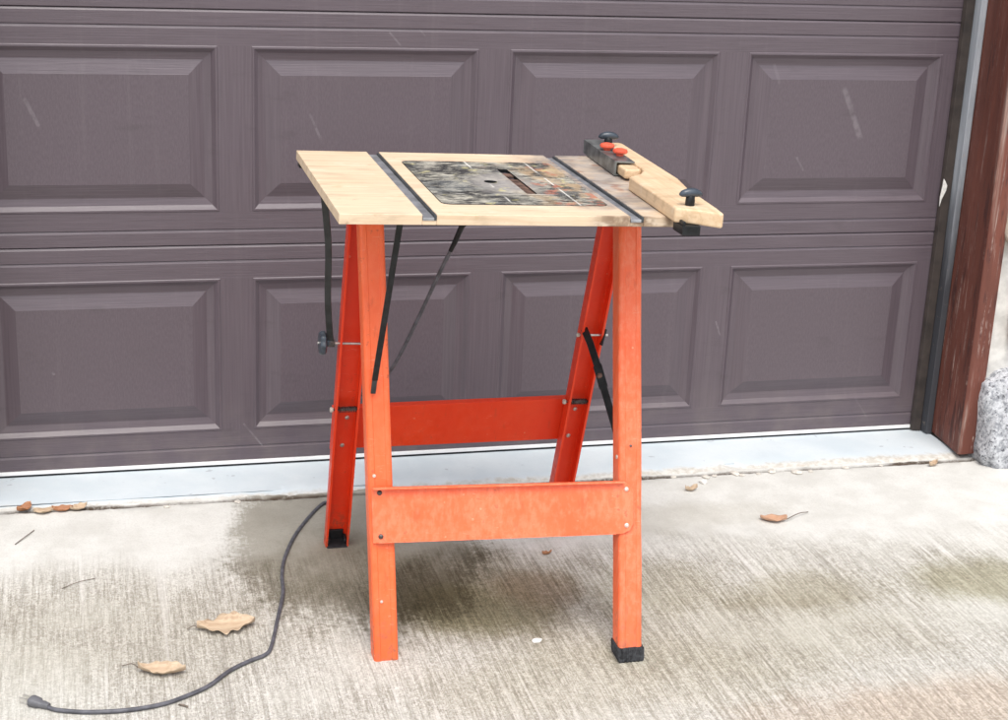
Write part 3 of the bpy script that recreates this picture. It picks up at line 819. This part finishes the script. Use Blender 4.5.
sr = MB().tube([cpts[0], cpts[1], cpts[2], cpts[2].lerp(cpts[3], .3)], [.0062, .0058, .0052, .0044], 12).build('strain_relief', M_BLACK, cord, smooth=50)
pa = gp[-1]; d = (Vector((-1.0688, -1.0177, 0)) - Vector((pa.x, pa.y, 0))).normalized(); sd = Vector((-d.y, d.x, 0)); up = Vector((0, 0, 1))
lo = []
for s, w_, hh in ((-.010, .0052, .0052), (0, .0065, .0060), (.006, .0065, .0058), (.010, .0098, .0072), (.024, .0112, .0082), (.0275, .0106, .0078), (.0285, .0085, .0060)):
    c_ = pa + d * s; c_.z = drive_z(c_.y) + hh + .0005
    lo.append([c_ + sd * (w_ * math.copysign(abs(math.cos(q * PI / 8)) ** .6, math.cos(q * PI / 8))) + up * (hh * math.copysign(abs(math.sin(q * PI / 8)) ** .6, math.sin(q * PI / 8))) for q in range(16)])
pl = MB().loft(lo).build('plug', simple('grey plug', (.12, .12, .13), .5, 0, .2, 60, .1), cord, smooth=50)
m = MB(); b0 = pa + d * .030; b0.z = drive_z(b0.y) + .010
for k in (-.0055, .0055): m.bar(b0 + sd * k, b0 + sd * k + d * .017, up, .006, .0015)
m.build('prong', M_STEEL, pl)

# ------------------------------------------------------------------ leaves and litter
def leaf(name, a, b, width, lift, seed, mat, label, stem=None, group=None, lobes=0.0):
    a = Vector((a[0], a[1])); b = Vector((b[0], b[1])); c = (a + b) / 2; L = (b - a).length; d3 = Vector(((b - a).x, (b - a).y, 0)) / L; s3 = Vector((-d3.y, d3.x, 0))
    NX, NY = 26, 9; V = []; F = []
    base = Vector((c.x, c.y, 0))
    for i in range(NX + 1):
        t = i / NX; w_ = width * (math.sin(PI * (.015 + .97 * t)) ** .85) * (1 + lobes * math.sin(t * 27 + seed) + .10 * mnoise.noise(Vector((t * 9, seed, 0))))
        for j in range(NY):
            q = -1 + 2 * j / (NY - 1)
            x = (t - .5) * L; yy = q * w_ * .5 * (1 + .10 * mnoise.noise(Vector((t * 12, q, seed))))
            z = lift * (abs(q) ** 1.6) * (.55 + .9 * mnoise.noise(Vector((t * 3.2, q * .8, seed * 1.3))) + .35) + lift * .7 * (2 * t - 1) ** 2
            z = max(z, 0) + .0012
            p = base + d3 * x + s3 * yy; V.append((p.x - c.x, p.y - c.y, drive_z(p.y) + z - drive_z(c.y)))
    for i in range(NX):
        for j in range(NY - 1): F.append((i * NY + j, (i + 1) * NY + j, (i + 1) * NY + j + 1, i * NY + j + 1))
    o = obj(name, V, F, mat, smooth=60); o.location = (c.x, c.y, drive_z(c.y))
    so = o.modifiers.new('thick', 'SOLIDIFY'); so.thickness = .0006; so.offset = 1
    tag(o, label, 'leaf', group)
    if stem:
        st0 = V[4] if (Vector(stem) - a).length < (Vector(stem) - b).length else V[NX * NY + 4]
        st1 = Vector((stem[0] - c.x, stem[1] - c.y, drive_z(stem[1]) - drive_z(c.y) + .003))
        md = (Vector(st0) + st1) / 2 + Vector((.004, .003, .004))
        MB().tube(smoothed([Vector(st0), md, st1], 4), .0011, 6).build('stem', M_TWIG, o, smooth=60)
    return o
leaf('dry_leaf', (-.7560, -.806), (-.6450, -.800), .066, .010, 2.0, M_LEAF, 'broad curled tan leaf beside the bend of the cord', (-.775, -.800), lobes=.20)
leaf('dry_leaf', (-.8720, -.945), (-.7880, -.966), .038, .013, 5.0, M_LEAF, 'narrow boat-curled tan leaf near the cord plug end', (-.9001, -.920), lobes=.16)
leaf('dry_leaf', (.5530, -.4869), (.6110, -.5060), .036, .008, 9.0, M_LEAFO, 'small orange-brown oval leaf right of the table', (.6834, -.467))
GL = 'dead leaves caught at the left end of the apron crack'
for i, (ax, ay, bx, by, w_, l_, mt) in enumerate([(-1.105, -.196, -1.075, -.172, .026, .009, M_LEAFR), (-1.07, -.205, -1.025, -.200, .030, .007, M_LEAF), (-1.030, -.202, -.985, -.197, .020, .008, M_LEAFR), (-.990, -.205, -.955, -.190, .026, .009, M_LEAF)]):
    leaf('dry_leaf', (ax, ay), (bx, by), w_, l_, 20 + i * 2.3, mt, ['dark curled leaf, leftmost of the litter in the apron crack', 'tan leaf second from the left in the apron crack litter', 'thin reddish leaf third in the apron crack litter', 'tan curled leaf, rightmost of the left apron crack litter'][i], None, GL)
leaf('dry_leaf', (.438, -.302), (.470, -.298), .018, .008, 41.0, M_LEAF, 'tiny tan leaf shred just right of the front right leg line', None)
leaf('dry_leaf', (1.120, -.250), (1.152, -.232), .016, .010, 44.0, M_LEAF, 'tan leaf shred lying before the red post foot')
leaf('dry_leaf', (-.002, -.588), (.020, -.584), .010, .006, 47.0, M_LEAFR, 'small red-brown leaf shred behind the front stretcher')

def crumb(name, x, y, r, mat, label, cat, seed, group=None, flat=.6):
    bm = bmesh.new(); bmesh.ops.create_icosphere(bm, subdivisions=2, radius=1)
    for v in bm.verts:
        p = v.co; k = 1 + .35 * mnoise.noise(p * 1.4 + Vector((seed * 3.1, 0, 0)))
        v.co = Vector((p.x * r * 1.3, p.y * r, p.z * r * flat)) * k
    me = bpy.data.meshes.new(name); bm.to_mesh(me); bm.free(); me.materials.append(mat)
    o = bpy.data.objects.new(name, me); COL.objects.link(o); o.location = (x, y, drive_z(y) + r * flat * .75); o.rotation_euler = (0, 0, seed)
    return tag(o, label, cat, group)
M_CRUMB = simple('concrete crumb', (.58, .54, .48), .85, 0, .2, 120, .3)
for i, (x, r) in enumerate([(.44, .006), (.52, .009), (.545, .006), (.60, .011), (.615, .007), (.66, .005), (.70, .010), (.76, .012), (.80, .006), (.90, .007), (1.0, .005), (-.78, .006), (-.62, .007), (-.40, .006), (-.05, .006), (.15, .007), (.30, .006)]):
    crumb('concrete_crumb', x, crack_y(x) - .008 - .02 * ((i * 37) % 10) / 10, r, M_CRUMB, 'small pale concrete crumb lying along the apron crack', 'crumb', i * 1.7 + .3, 'concrete crumbs along the apron crack', .38)
crumb('paint_chip', -.1164, -.9548, .008, M_CHIP, 'white paint chip on concrete between the front legs', 'chip', 3.3, None, .35)
crumb('pebble', .5000, -.262, .008, M_CHIP, 'rounded white pebble in front of the crack right of the table', 'pebble', 5.1, None, .7)
def twig(p, label, r=.0011):
    q = [Vector((x, y, drive_z(y) + .0016 + (.002 if i == 1 else 0))) for i, (x, y) in enumerate(p)]
    tag(MB().tube(smoothed(q, 4), r, 6).build('twig', M_TWIG, smooth=60), label, 'twig')
twig([(-1.1047, -.3621), (-1.084, -.330), (-1.0672, -.2968)], 'short dark twig on the pale concrete at far left')
twig([(-1.0076, -.5851), (-.975, -.565), (-.9427, -.5505)], 'thin twig on the concrete left of the damp stain', .0008)
twig([(-.807, -1.072), (-.800, -1.078), (-.792, -1.083)], 'tiny dark twig just below the cord', .002)

# ------------------------------------------------------------------ camera
r_ = Vector((.96683216, -.25194407, .04194953)); u_ = Vector((.03764248, .30300458, .95224538)); w_ = Vector((.25262348, .91908237, -.30243838))
cam = bpy.data.cameras.new('Camera'); co = bpy.data.objects.new('Camera', cam); COL.objects.link(co)
mt = Matrix((r_, u_, -w_)).transposed().to_4x4(); mt.translation = (-.93648926, -3.60590735, 1.41480169); co.matrix_world = mt
cam.sensor_width = 36; cam.lens = 1585.99 / 1008 * 36; cam.clip_start = .05; cam.clip_end = 500
cam.dof.use_dof = False; cam.dof.focus_distance = 2.9; cam.dof.aperture_fstop = 13.0
sc.camera = co

# ------------------------------------------------------------------ light
SUN_EL, SUN_AZ = 64, 190      # azimuth clockwise from +y: light comes from behind-left of the camera
wd = bpy.data.worlds.new('World'); sc.world = wd; wd.use_nodes = True
nt = wd.node_tree; bg = nt.nodes['Background']
sky = nt.nodes.new('ShaderNodeTexSky'); sky.sky_type = 'NISHITA'; sky.sun_disc = False
sky.sun_elevation = math.radians(SUN_EL); sky.sun_rotation = math.radians(SUN_AZ); sky.dust_density = 3.0; sky.air_density = 1.0
hs = nt.nodes.new('ShaderNodeHueSaturation'); hs.inputs['Saturation'].default_value = .35
nt.links.new(sky.outputs[0], hs.inputs['Color']); nt.links.new(hs.outputs[0], bg.inputs['Color'])
bg.inputs['Strength'].default_value = .15
sl = bpy.data.lights.new('Sun', 'SUN'); so = bpy.data.objects.new('Sun', sl); COL.objects.link(so)
sl.energy = 1.0; sl.angle = math.radians(35); sl.color = (1.0, .96, .90)
az, el = math.radians(SUN_AZ), math.radians(SUN_EL)
dirv = Vector((math.sin(az) * math.cos(el), math.cos(az) * math.cos(el), math.sin(el)))
so.rotation_euler = dirv.to_track_quat('Z', 'Y').to_euler(); so.location = dirv * 10
vs = sc.view_settings
vs.view_transform = 'Standard'; vs.look = 'None'; vs.gamma = 1; vs.use_curve_mapping = False; vs.exposure = .85
